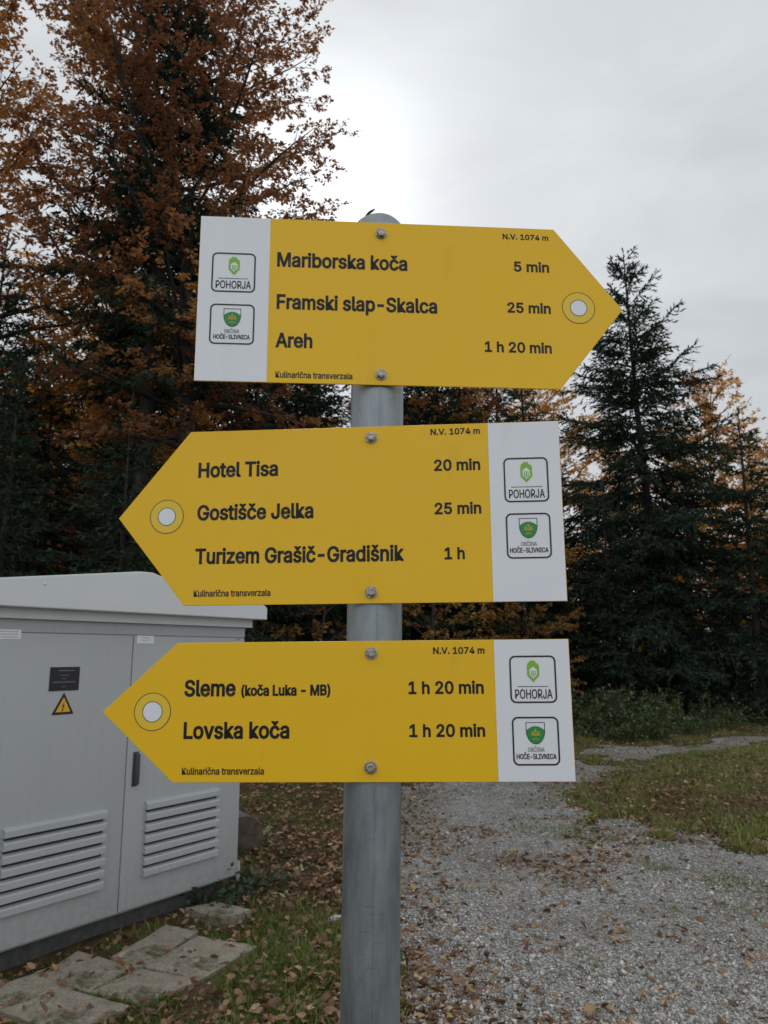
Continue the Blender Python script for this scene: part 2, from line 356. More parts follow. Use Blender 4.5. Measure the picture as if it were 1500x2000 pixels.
tag(link('gravel', np_mesh('gravel', P.reshape(-1, 3), F, M['pebble'], np.repeat(RNG.beta(2, 2.2, n), 6))), 'loose grey crushed stones covering the forest track', 'gravel', kind='stuff')

# ---- leaf geometry (vectorised kites folded along the midrib)
def kites(P, D, Nn, ln, wd, fold=.25, shape=.42):
    """P base, D direction, Nn approx normal -> verts, tri faces"""
    D = D / np.linalg.norm(D, axis=1, keepdims=True); Sd = np.cross(D, Nn); Sd /= np.linalg.norm(Sd, axis=1, keepdims=True) + 1e-9
    Up = np.cross(Sd, D); ln = np.broadcast_to(ln, (len(P),))[:, None]; wd = np.broadcast_to(wd, (len(P),))[:, None]
    mid = P + D * ln * shape
    V = np.stack([P, mid + Sd * wd * .5 + Up * wd * fold, P + D * ln, mid - Sd * wd * .5 + Up * wd * fold], 1)
    i = 4 * np.arange(len(P))[:, None]
    return V.reshape(-1, 3), np.concatenate([i + np.array([[0, 1, 2]]), i + np.array([[0, 2, 3]])], 0)
def oval_leaves(P, D, Nn, ln, wd, cup, curl):
    """oval pointed leaf: midrib of four points, two points on each margin, cupped and curled"""
    D = D / np.linalg.norm(D, axis=1, keepdims=True); Sd = np.cross(D, Nn); Sd /= np.linalg.norm(Sd, axis=1, keepdims=True) + 1e-9; Up = np.cross(Sd, D)
    n = len(P); q = lambda t, w, k: P + D * (ln * t)[:, None] + Sd * (wd * w * RNG.uniform(.8, 1.15, n))[:, None] + Up * (ln * (curl * (t - .5) ** 2 * 1.6 + k * cup))[:, None]
    V = np.stack([q(0, 0, 0), q(.33, 0, 0), q(.68, 0, 0), q(1, 0, 0), q(.27, .5, .5), q(.66, .40, .4), q(.27, -.5, .5), q(.66, -.40, .4)], 1).reshape(-1, 3)
    i = 8 * np.arange(n)[:, None]
    return V, [np.concatenate([i + np.array([k]) for k in ((0, 4, 1), (5, 3, 2), (0, 1, 6), (7, 2, 3))]), np.concatenate([i + np.array([k]) for k in ((1, 4, 5, 2), (6, 1, 2, 7))])]
def litter(n, x, y, size, name, label, lift=.012):
    z = HT(x, y) + np.where(on_slab(x, y), .034, 0); a = RNG.uniform(0, 6.28, n)
    D = np.stack([np.cos(a), np.sin(a), RNG.normal(0, .32, n)], 1); Nn = np.stack([RNG.normal(0, .5, n), RNG.normal(0, .5, n), np.ones(n)], 1)
    s = np.clip(RNG.normal(size, size * .28, n), size * .45, size * 1.6)
    V, F = oval_leaves(np.stack([x, y, z + RNG.uniform(.003, lift, n) + np.where((pmask(x, y) < -.1) & ~on_slab(x, y), RNG.uniform(0, .035, n), 0)], 1), D, Nn, s, s * RNG.uniform(.42, .68, n), RNG.normal(.12, .22, n), RNG.normal(.1, .3, n))
    return tag(link(name, np_mesh(name, V, F, M['litter'], np.repeat(RNG.beta(1.6, 1.7, n), 8))), label, 'fallen leaves', kind='stuff')
n = 160000
u = RNG.random(n); y = 1 / ((1 / 2.8 ** .6) * (1 - u) + (1 / 22.0 ** .6) * u) ** (1 / .6)
x = RNG.uniform(-1, 1, n) * (.68 * y + .4)
pm = pmask(x, y); patch = fbm(x, y, .9, 21); mound = (x > 1.5) & (pm < 0) & (y < 15)
lawn = smooth(-.15, -.6, pm) * (x < .3) * smooth(5.6, 4.9, y + .25 * x)            # grassy corner near the post
d = np.where(pm > .0, .085 + .45 * smooth(.6, .0, pm) + .6 * smooth(.55, .68, patch), np.where(mound, .42 + .45 * smooth(.40, .60, patch), .45 + .4 * smooth(.4, .6, fbm(x, y, 1.2, 33))))
d = d * (1 - .72 * lawn); d = d * (.72 + .28 * smooth(4.5, 7, y)); d = np.where(on_slab(x, y), .018, d)
k = (RNG.random(n) < d) & ~in_cab(x, y, .03)
litter(k.sum(), x[k], y[k], .046, 'fallen_leaves', 'brown and tan autumn leaves scattered over the ground')

# grass
def blades(x, y, hgt, wd, name, label):
    n = len(x); a = RNG.uniform(0, 6.28, n); tl = RNG.normal(0, .45, (n, 2))
    base = np.stack([x, y, HT(x, y) - .004], 1); D = np.stack([tl[:, 0], tl[:, 1], np.ones(n)], 1); D /= np.linalg.norm(D, axis=1, keepdims=True)
    s = np.stack([np.cos(a), np.sin(a), np.zeros(n)], 1) * wd[:, None] * .5
    m = base + D * hgt[:, None] * .55; tip = base + D * hgt[:, None] + np.stack([tl[:, 0], tl[:, 1], -.25 * np.ones(n)], 1) * hgt[:, None] * .4
    V = np.stack([base - s, base + s, m + s * .8, m - s * .8, tip], 1).reshape(-1, 3); i = 5 * np.arange(n)[:, None]
    tt = np.clip(RNG.beta(2, 2.2, n) + np.where((x > 1.5) & (pmask(x, y) < 0) & (y < 16), .30, 0), 0, .97)
    tag(link(name, np_mesh(name, V, [i + np.array([[0, 1, 2, 3]]), i + np.array([[3, 2, 4]])], M['grass'], np.repeat(tt, 5))), label, 'grass', kind='stuff')
n = 560000
u = RNG.random(n); y = 1 / ((1 / 2.8 ** .7) * (1 - u) + (1 / 24.0 ** .7) * u) ** (1 / .7)
x = RNG.uniform(-1, 1, n) * (.66 * y + .4); pm = pmask(x, y); sd = sdist(x, y); cl = fbm(x, y, 1.7, 40); cl2 = fbm(x, y, 6, 44)
d = np.where(pm < 0, np.where((x > 1.5) & (y < 15.5), smooth(.36, .52, cl) * 1.0 + .15, np.where((x > 2) & (y < 20), .5, smooth(.46, .6, cl) * .5)), smooth(.62, .72, cl2) * .10 + smooth(.53, .61, fbm(x, y, 1.3, 77)) * .8 * smooth(4.6, 6, y))
lawn = smooth(-.02, -.25, pm) * (x < .4) * smooth(5.5, 4.7, y + .25 * x)
d = np.maximum(d, lawn * (.1 + .62 * smooth(.42, .56, cl2))) + ((sd > 0) & (pm < 0)) * .25
slab_zone = (x < -.72) & (y < 4.95) & (y > 3.4) & (x > -2.2)
d = np.where(slab_zone, .55 * smooth(.40, .6, cl2) + .1, d); k = (RNG.random(n) < d) & ~in_cab(x, y, .02) & ~on_slab(x, y)
x, y = x[k], y[k]
blades(x, y, RNG.gamma(6, .0085, len(x)) * (.75 + .8 * fbm(x, y, 2.2, 50)) * np.where((x > 1.5) & (pmask(x, y) < 0) & (y < 15.5), 1.35, 1) * np.where((pmask(x, y) > 0) | ((x < -.72) & (y < 4.95) & (y > 3.4)), .6, 1), RNG.uniform(.0028, .0055, len(x)) * (1 + .05 * y), 'grass', 'short ragged green grass between the leaves')

# ------------------------------------------------------------------ tree generators
class Tubes:
    def __init__(s): s.V = []; s.F = []; s.n = 0
    def add(s, pts, rad, k=6):
        pts = np.asarray(pts, float); rad = np.asarray(rad, float); m = len(pts)
        T = np.gradient(pts, axis=0); T /= np.linalg.norm(T, axis=1, keepdims=True) + 1e-9
        ref = np.where(np.abs(T[:, 2:3]) > .9, np.array([[1., 0, 0]]), np.array([[0, 0, 1.]]))
        A = np.cross(T, ref); A /= np.linalg.norm(A, axis=1, keepdims=True) + 1e-9; B = np.cross(T, A)
        an = np.arange(k) * 2 * pi / k
        V = pts[:, None] + (A[:, None] * np.cos(an)[None, :, None] + B[:, None] * np.sin(an)[None, :, None]) * rad[:, None, None]
        i = np.arange(m - 1)[:, None] * k + np.arange(k)[None]; j = np.arange(m - 1)[:, None] * k + (np.arange(k)[None] + 1) % k
        s.F.append((np.stack([i, j, j + k, i + k], -1).reshape(-1, 4)) + s.n); s.V.append(V.reshape(-1, 3)); s.n += m * k
    def mesh(s, name, mat): return np_mesh(name, np.concatenate(s.V), np.concatenate(s.F), mat, smooth=True)
def curve(rg, p, d, ln, nseg, bend=(0, 0, 0), jit=.08):
    d = np.asarray(d, float); d = d / np.linalg.norm(d); pts = [np.asarray(p, float)]; bend = np.asarray(bend, float)
    for i in range(nseg):
        d = d + bend / nseg + rg.normal(0, jit, 3); d = d / np.linalg.norm(d); pts.append(pts[-1] + d * ln / nseg)
    return np.array(pts)
def at(pts, t):
    f = t * (len(pts) - 1); i = min(int(f), len(pts) - 2); a = f - i
    return pts[i] * (1 - a) + pts[i + 1] * a, pts[i + 1] - pts[i]

def broadleaf(seed, Ht, rt, z0, env, n_limb, leaf, mat, per=11, tspace=.17, trunk_lean=(0, 0), sspace=.33, wide=.62):
    rg = np.random.default_rng(seed); T = Tubes(); LP, LD, LN = [], [], []
    tr = curve(rg, (0, 0, -.1), (trunk_lean[0], trunk_lean[1], 1), Ht * .97, 14, (0, 0, .1), .035)
    q = np.linspace(0, 1, len(tr)); rad = rt * (1 - q) ** .85 + .012; rad[0] *= 1.35
    T.add(tr, rad, 9)
    az = rg.uniform(0, 6.28)
    for i in range(n_limb):
        tz = (z0 + (Ht * .98 - z0) * ((i + rg.uniform(0, .8)) / n_limb)) / (Ht * .97)
        if tz >= .995: tz = .99
        p, td = at(tr, tz); az += 2.4 + rg.normal(0, .25); fr = (tz * Ht * .97 - z0) / (Ht - z0)
        Lb = env(fr) * rg.uniform(.72, 1.12); el = R(8 + 55 * fr ** 1.3 + rg.normal(0, 7))
        d = np.array([cos(az) * cos(el), sin(az) * cos(el), sin(el)])
        lb = curve(rg, p, d, Lb, 7, (0, 0, .22 if fr < .6 else 0), .10)
        r0 = min(rt * (1 - tz) ** .8 * .55 + .008, .012 + .018 * Lb); T.add(lb, np.linspace(r0, .006, len(lb)), 5)
        ns = max(3, int(Lb / sspace)); sgn = 1
        for j in range(ns):
            tt = .16 + .84 * (j + rg.uniform(0, .7)) / ns; tt = min(tt, .995)
            p2, d2 = at(lb, tt); d2 = d2 / np.linalg.norm(d2); sgn = -sgn
            side = np.cross(d2, (0, 0, 1)) * sgn; L2 = (.30 * Lb * (1.15 - tt) + .35) * rg.uniform(.7, 1.25)
            dd = d2 * .75 + side * rg.uniform(.5, 1.0) + np.array([0, 0, rg.normal(.02, .22)])
            sb = curve(rg, p2, dd, L2, 5, (0, 0, -.05), .12); T.add(sb, np.linspace(.006 + .003 * L2, .0025, 6), 4)
            nt_ = max(2, int(L2 / tspace))
            for kx in range(nt_ + 1):
                t3 = min(.12 + .88 * (kx + rg.uniform(0, .5)) / nt_, .99); p3, d3 = at(sb, t3); d3 = d3 / np.linalg.norm(d3)
                s3 = np.cross(d3, (0, 0, 1)) * (1 if kx % 2 else -1)
                d4 = d3 * .8 + s3 * rg.uniform(.3, 1.0) + rg.normal(0, .18, 3); d4 /= np.linalg.norm(d4)
                L3 = rg.uniform(.16, .42); e = p3 + d4 * L3
                T.add(np.array([p3, p3 + d4 * L3 * .55 + rg.normal(0, .012, 3), e]), (.0028, .002, .0012), 3)
                m = rg.integers(int(per * .6), int(per * 1.4) + 1); f = rg.uniform(.1, 1.05, m)
                LP.append(p3 + np.outer(f, d4 * L3) + rg.normal(0, .025, (m, 3)))
                sg = np.where(np.arange(m) % 2, 1, -1)[:, None]
                LD.append(d4 * .6 + np.cross(d4, (0, 0, 1)) * sg * rg.uniform(.3, 1, (m, 1)) + rg.normal(0, .3, (m, 3)) + np.array([0, 0, -.25]))
    P = np.concatenate(LP); D = np.concatenate(LD); n = len(P); Nn = rg.normal(0, .55, (n, 3)) + np.array([0, 0, 1.])
    ln = leaf * rg.uniform(.65, 1.25, n); V, F = kites(P, D, Nn, ln, ln * wide, .16, .45)
    cl = .5 + .5 * np.sin(P[:, 0] * 1.1 + seed) * np.sin(P[:, 1] * 1.3 + 1) * np.sin(P[:, 2] * .9 + 2)
    tint = np.clip(.75 * cl + .45 * rg.beta(2, 2, n) - .08, 0, 1)
    return T.mesh('trunk', M['bark']), np_mesh('crown', V, F, M[mat], np.repeat(tint, 4))

def spruce(seed, Ht, Rd, z0=.5, rt=.16, dead=0, droop=.5, step=.31, tuft=.15, tw=.040, dense=1.15, pw=.85, nb=(5, 8)):
    rg = np.random.default_rng(seed); T = Tubes(); P_, D_, N_ = [], [], []
    tr = curve(rg, (0, 0, -.1), (0, 0, 1), Ht + .1, 12, (0, 0, .2), .012); tr[:, :2] *= np.linspace(1, .6, 13)[:, None]
    q = np.linspace(0, 1, 13); T.add(tr, rt * (1 - q) ** .9 + .006, 8)
    def shoot(pts, spread=.7):
        """needle tufts along a polyline"""
        seg = np.linalg.norm(np.diff(pts, axis=0), axis=1).sum(); m = max(3, int(seg / (.036 / dense)))
        f = (np.arange(m) + rg.random(m)) / m * (len(pts) - 1); i = np.minimum(f.astype(int), len(pts) - 2); a = (f - i)[:, None]
        p = pts[i] * (1 - a) + pts[i + 1] * a; d = pts[i + 1] - pts[i]; d = d / (np.linalg.norm(d, axis=1, keepdims=True) + 1e-9)
        P_.append(p); D_.append(d + rg.normal(0, spread * .55, (m, 3))); N_.append(rg.normal(0, .8, (m, 3)) + np.array([0, 0, .6]))
    z = Ht - .45; k = 0
    shoot(tr[-2:] * 1.0, .5)
    while z > z0:
        fr = 1 - z / Ht; Lw = Rd * fr ** pw * rg.uniform(.85, 1.1) + .10
        el0 = R(48 - 75 * min(1, fr * 1.6) ** .7)
        p0, _ = at(tr, min(.999, (z + .1) / (Ht + .1))); a0 = rg.uniform(0, 6.28); m = rg.integers(nb[0], nb[1] + 1) - (2 if fr < .22 else 1 if fr < .4 else 0)
        for i in range(m):
            az = a0 + 2 * pi * i / m + rg.normal(0, .22); Lb = Lw * rg.uniform(.45, 1.22); el = el0 + rg.normal(0, .16)
            pz = p0 + np.array([0, 0, rg.uniform(-.14, .14)])
            d = np.array([cos(az) * cos(el), sin(az) * cos(el), sin(el)])
            b = curve(rg, pz, d, Lb, 7, (0, 0, .45 * min(1, fr * 2) if fr > .15 else .3), .05)
            T.add(b, np.linspace(.006 + .007 * Lb, .003, 8), 4)
            st = int(2 + 5 * min(.35, .12 * Lb)) if fr > .5 else 1
            shoot(b[min(st, 5):], .8)
            nb2 = int(Lb / .105); sg = 1
            for j in range(nb2):
                tt = .14 + .86 * (j + rg.random() * .6) / nb2; tt = min(tt, .99); p2, d2 = at(b, tt); d2 = d2 / np.linalg.norm(d2); sg = -sg
                L2 = min(.75, .42 * Lb * (1.08 - tt) + .07) * rg.uniform(.65, 1.25)
                dd = d2 * .72 + np.cross(d2, (0, 0, 1)) * sg * rg.uniform(.55, .95) + np.array([0, 0, rg.normal(-.10, .12) - droop * .25])
                c = curve(rg, p2, dd, L2, 3, (0, 0, -.15 * droop), .06)
                if rg.random() < .5: T.add(c, np.linspace(.004, .0018, 4), 3)
                shoot(c, .75)
        z -= step * ((.95 if fr < .25 else .70) + .45 * fr) * rg.uniform(.8, 1.2); k += 1
    for i in range(dead):
        zz_ = rg.uniform(1.0, max(z0 + .6, 1.2)); p0, _ = at(tr, (zz_ + .1) / (Ht + .1)); az = rg.uniform(0, 6.28)
        b = curve(rg, p0, (cos(az), sin(az), rg.uniform(-.45, .25)), rg.uniform(.7, 1.0) * Rd * .7, 6, (0, 0, .3), .1); T.add(b, np.linspace(.02, .004, 7), 4)
        for j in range(5):
            p2, d2 = at(b, rg.uniform(.3, .95)); c = curve(rg, p2, d2 / np.linalg.norm(d2) + rg.normal(0, .5, 3), rg.uniform(.25, .6), 3, (0, 0, 0), .1); T.add(c, np.linspace(.006, .002, 4), 3)
    P = np.concatenate(P_); D = np.concatenate(D_); Nn = np.concatenate(N_); n = len(P); ln = tuft * rg.uniform(.6, 1.3, n)
    V, F = kites(P, D, Nn, ln, tw * rg.uniform(.7, 1.4, n), .1, .4)
    return T.mesh('trunk', M['bark']), np_mesh('crown', V, F, M['needle'], np.repeat(rg.beta(2, 2.4, n), 4))

def plant_tree(name, meshes, x, y, rz, label, group=None, sc=1.0, cat='tree'):
    o = empty(name, (x, y, float(HT(x, y))), rz, sc); tag(o, label, cat, group)
    link('trunk', meshes[0], o); link('crown', meshes[1], o)
    return o
red_env = lambda f: 3.65 * (math.sin(pi * min(1, (f * .74 + .18))) ** .6) * (1 if f < .85 else 1 - (f - .85) * 2.2)
mid_env = lambda f: 3.3 * (math.sin(pi * min(1, (f * .80 + .18))) ** .7)
RED = broadleaf(11, 17.0, .17, 5.0, red_env, 84, .078, 'beech_red', per=24, trunk_lean=(-.06, 0))
RED2 = broadleaf(12, 15.0, .15, 3.0, mid_env, 70, .085, 'beech_rust', per=20)
ORA = broadleaf(21, 13.0, .14, 2.0, mid_env, 64, .095, 'beech_orange', per=20)
ORA2 = broadleaf(22, 11.0, .12, 1.2, lambda f: 2.8 * math.sin(pi * min(1, f * .8 + .18)) ** .7, 54, .10, 'beech_orange', per=15)
GLD = broadleaf(23, 8.0, .09, .6, lambda f: 2.5 * math.sin(pi * min(1, f * .75 + .22)) ** .7, 44, .10, 'beech_gold', per=20)
SAP = broadleaf(24, 4.2, .05, .4, lambda f: 1.7 * math.sin(pi * min(1, f * .7 + .28)) ** .7, 22, .08, 'beech_gold', per=20, tspace=.15)
SPR = spruce(31, 13.1, 3.9, .7, .17, dead=4, pw=.70, droop=.9, tuft=.16, nb=(6, 9))
SPT = spruce(32, 18.0, 3.0, 6.2, .19, dead=34)
SPM = spruce(33, 12.0, 2.7, .5, .15)
SPY = spruce(34, 7.0, 2.1, .25, .09, step=.28)

# prominent trees
plant_tree('beech_tree', RED, -2.9, 12.2, 0, 'tall russet beech with crown edge against the sky above the top signboard')
plant_tree('beech_tree', RED2, -7.6, 13.4, 2.2, 'russet beech at the far left edge with crown running out of the picture')
plant_tree('spruce_tree', SPT, -4.1, 12.5, 1.0, 'tall bare-stemmed spruce with dead lower branches, left of the top signboard')
plant_tree('beech_tree', ORA, -6.6, 18.0, .3, 'orange beech glowing through the gap left of the top signboard')
plant_tree('beech_tree', ORA, -4.9, 15.8, 2.0, 'orange beech lighting up the gap above the cabinet, behind the bare spruce stem', sc=.74)
plant_tree('spruce_tree', SPY, -3.75, 10.9, .8, 'young dark spruce behind the cabinet roof, left of the middle signboard tip', sc=.76)
plant_tree('spruce_tree', SPY, -2.3, 13.4, 3.3, 'dark young spruce filling the gap under the white panel of the top signboard', sc=1.0)
plant_tree('spruce_tree', SPY, -6.1, 13.6, 5.3, 'dark spruce low between the left edge and the beech trunk', sc=1.0)
plant_tree('spruce_tree', SPM, -5.4, 10.7, 2.8, 'dark spruce at the left edge directly above the cabinet', sc=.50)
plant_tree('spruce_tree', SPR, 7.3, 20.5, .6, 'large pointed spruce rising alone against the sky on the right')
plant_tree('beech_tree', ORA, 6.1, 26.0, 1.9, 'orange beech peeping out just left of the large pointed spruce', sc=.88)
plant_tree('beech_tree', ORA2, 11.6, 25.5, .9, 'thin orange beech at the right edge of the picture')
plant_tree('beech_tree', ORA2, 11.3, 22.4, 2.9, 'small golden beech right of the large spruce, in front of the taller one', sc=.72)
plant_tree('beech_tree', ORA2, 9.4, 24.4, 3.9, 'orange beech glowing behind the right side of the large spruce', sc=.80)
plant_tree('spruce_tree', SPY, 9.2, 19.2, 2.2, 'broad low spruce at the right foot of the large pointed spruce', sc=1.12)
plant_tree('spruce_tree', SPY, 5.6, 19.2, 4.0, 'small dark spruce at the left foot of the large pointed spruce', sc=.85)
plant_tree('beech_tree', GLD, 3.3, 17.5, .2, 'low brown-gold beech showing between the two lower signboards', sc=.62)
plant_tree('beech_sapling', SAP, -1.3, 14.5, 1.2, 'brown beech sapling just right of the cabinet roof')
plant_tree('beech_sapling', SAP, 1.0, 15.5, 2.6, 'brown beech sapling right behind the post', sc=.95)
plant_tree('beech_tree', RED2, 2.6, 25.0, 5.0, 'russet beech behind the gap right of the post below the top signboard', sc=.72)
for i, (x, y) in enumerate([(6.6, 23.5), (8.3, 22.6), (10.2, 23.0), (11.9, 24.0), (13.6, 26.0), (9.6, 26.8), (15.3, 28.0), (7.4, 27.5), (4.6, 21.5), (11.5, 20.6)]):
    plant_tree('spruce_tree', SPY, x, y, i * 2.3, 'small bushy spruce in the low belt behind the large pointed spruce', 'low spruces behind the large spruce', .58 + .05 * (i % 4))
# the forest behind: nothing in the photo tells these apart
bgs = [(1.5, 19.4), (2.9, 20.4), (4.25, 21.3), (.2, 19.6), (-6.9, 12.6), (-4.7, 12.9), (1.2, 25.0), (2.6, 23.2), (-.9, 24.0), (-2.2, 18.0), (3.6, 27.0), (2.0, 20.8), (-12, 17), (-9.5, 20), (-8.0, 23), (-5.2, 20.5), (-3.4, 18.5), (-1.6, 21), (-10.5, 27), (-6.5, 27), (-2.8, 25.5), (.6, 22.5), (4.6, 24.0), (2.6, 29), (-.4, 28.5), (6.8, 31), (-14, 23), (-15, 31), (-4.5, 33), (0, 35), (4.4, 36), (10.4, 30), (-9, 35), (13.5, 36), (9, 38), (-13, 39), (17, 33)]
for i, (x, y) in enumerate(bgs):
    right = x > 4.4; sc = (.60 if right else .95) + .1 * ((i * 37) % 7) / 7
    if i == 4: sc = .74
    if i == 5: sc = .60
    if -2.4 < x <= 4.4: sc = .80 + .05 * (i % 3)
    plant_tree('spruce_tree', SPM if i % 3 else SPR, x, y, i * 1.7, 'dark spruce in the crowded forest behind the signpost and cabinet', 'dark spruces of the forest behind', sc)
bgb = [(-11, 14.5), (-9.5, 24.5), (-3.0, 22.5), (1.4, 19.5), (8.4, 28.5), (13.6, 28.5), (12.6, 33), (5.2, 29), (-12.5, 20), (16, 26)]
for i, (x, y) in enumerate(bgb):
    right = x > 3
    plant_tree('beech_tree', (ORA2 if right else (RED2, ORA, GLD)[i % 3]), x, y, i * 2.1, ('orange beech among the far trees behind the spruce on the right' if right else 'brown autumn beech among the dark spruces on the left'), 'orange beeches far right' if right else 'brown beeches among the left spruces', .85)

# undergrowth
def shrub(seed, Rr, Hh, n_st, mat, leaf, per=9):
    rg = np.random.default_rng(seed); T = Tubes(); P_, D_ = [], []
    for i in range(n_st):
        a = rg.uniform(0, 6.28); r0 = Rr * rg.uniform(0, .55); p = np.array([cos(a) * r0, sin(a) * r0, -.03])
        b = curve(rg, p, (cos(a) * rg.uniform(.1, .9), sin(a) * rg.uniform(.1, .9), 1), Hh * rg.uniform(.6, 1.3), 6, (cos(a) * .9, sin(a) * .9, -.7), .14)
        T.add(b, np.linspace(.007, .002, 7), 4)
        for j in range(int(9 * Hh + 3)):
            p2, d2 = at(b, rg.uniform(.15, 1)); d2 = d2 / np.linalg.norm(d2) + rg.normal(0, .7, 3); c = curve(rg, p2, d2, rg.uniform(.10, .28), 2, (0, 0, 0), .1)
            T.add(c, (.003, .002, .0012), 3); m = per; f = rg.random((m, 1))
            P_.append(c[0] * (1 - f) + c[2] * f + rg.normal(0, .03, (m, 3))); D_.append((c[2] - c[0]) / .2 + rg.normal(0, .7, (m, 3)))
    P = np.concatenate(P_); D = np.concatenate(D_); n = len(P); ln = leaf * rg.uniform(.6, 1.3, n)
    V, F = kites(P, D, rg.normal(0, .6, (n, 3)) + np.array([0, 0, 1.]), ln, ln * .6, .15)
    return T.mesh('stem', M['bark']), np_mesh('foliage', V, F, M[mat], np.repeat(rg.beta(2, 2.6, n), 4))
def plant_shrub(name, me, x, y, rz, label, cat, group=None, sc=1.0):
    o = empty(name, (x, y, float(HT(x, y))), rz, sc); tag(o, label, cat, group); link('stem', me[0], o); link('foliage', me[1], o); return o
B1 = shrub(51, .95, 1.1, 34, 'bush', .075); B2 = shrub(52, .8, .75, 30, 'bush', .07)
for i, (x, y, b, sc, lb) in enumerate([(3.8, 15.4, B1, 1.0, 'green bramble thicket at the track bend beside the lowest signboard'), (4.85, 15.35, B1, .80, 'green bramble thicket in front of the tree stump'), (6.6, 17.2, B1, .85, 'green bramble thicket below the middle of the large spruce'),
        (4.5, 14.6, B2, .8, 'low green bushes along the far edge of the track'), (2.5, 14.6, B1, .9, 'green bramble thicket half hidden behind the lowest signboard'), (8.2, 18.6, B2, .9, 'low bush at the right foot of the large spruce'), (9.9, 19.5, B1, 1.0, 'yellowish bush at the far right edge of the clearing'), (5.9, 15.7, B2, .7, 'smallest green bush where the track leaves to the right')]):
    plant_shrub('bramble_bush', b, x, y, i * 1.3, lb, 'bush', 'bushes along the far side of the track', sc)
IV = shrub(61, .17, .20, 9, 'ivy', .06, 5); PL = shrub(62, .08, .14, 4, 'paleleaf', .08, 3)
plant_shrub('weed_plant', IV, -.88, 5.45, 0, 'dark green weeds under the right corner of the metal cabinet', 'plant')
plant_shrub('weed_plant', IV, -1.05, 5.22, 2, 'dark weeds along the cabinet base behind the lone slab', 'plant', sc=.75)
plant_shrub('weed_plant', PL, -1.02, 6.50, 0, 'pale yellow-green seedling in front of the grey log', 'plant')

# ------------------------------------------------------------------ electrical cabinet
cab = empty('electrical_cabinet', (-.968 + .95 * -.5609, 5.453 + .95 * -.8279, 0), R(55.88))
tag(cab, 'grey metal electrical cabinet with louvred double doors and low gabled roof', 'electrical cabinet')
# local: x right along the front, y into the cabinet, z up; front face at y = 0
b = MB(); b.box(-.90, .90, .10, 1.10, -.05, .10); b.build('plinth', M['plinth'], cab)
b = MB(); b.box(-.95, .95, .022, 1.16, .10, 1.73, .004); b.box(-.955, .955, .014, .03, 1.665, 1.735, .003); b.build('housing', M['cab'], cab)
roofp = [(-1.055, 1.79), (1.055, 1.79), (1.055, 1.872), (1.03, 1.889), (.095, 2.022), (.04, 2.036), (-.05, 2.036), (-.10, 2.030), (-1.03, 1.915), (-1.055, 1.898)]
b = MB(); b.prism(roofp, -.10, 1.26, .006)
b.box(-.99, .99, -.02, 1.2, 1.735, 1.789)
for rx, rz in ((-.665, 1.917), (.5, 1.93)): b.lathe([(0, .006), (.006, .004), (.009, 0)], 12, Matrix.Translation((rx, -.1005, rz)) @ Matrix.Rotation(R(90), 4, 'X'))
b.build('roof', M['roof'], cab)
def louvre(mb, x0, x1, zt, zb, n):
    """pressed louvre blades: each a hooded strip, gap left under it"""
    st = (zt - zb) / n; bl = MB()
    for i in range(n):
        z1 = zt - i * st; z0 = z1 - st * .76
        pr = [(0.004, z1), (-.022, z1 - .010), (-.026, z1 - .016), (-.026, z0), (-.021, z0), (-.018, z1 - .018), (.004, z1 - .010)]
        Mx = Matrix(((0, 1, 0, 0), (1, 0, 0, 0), (0, 0, 1, 0), (0, 0, 0, 1)))
        bl.prism([(yy, zz2) for yy, zz2 in pr], x0, x1, .0012, Mx)
        for xe in (x0, x1 - .002): bl.prism([(.004, z1), (-.022, z1 - .010), (-.026, z1 - .016), (-.026, z0), (.004, z0 + .004)], xe, xe + .002, 0, Mx)
    return bl
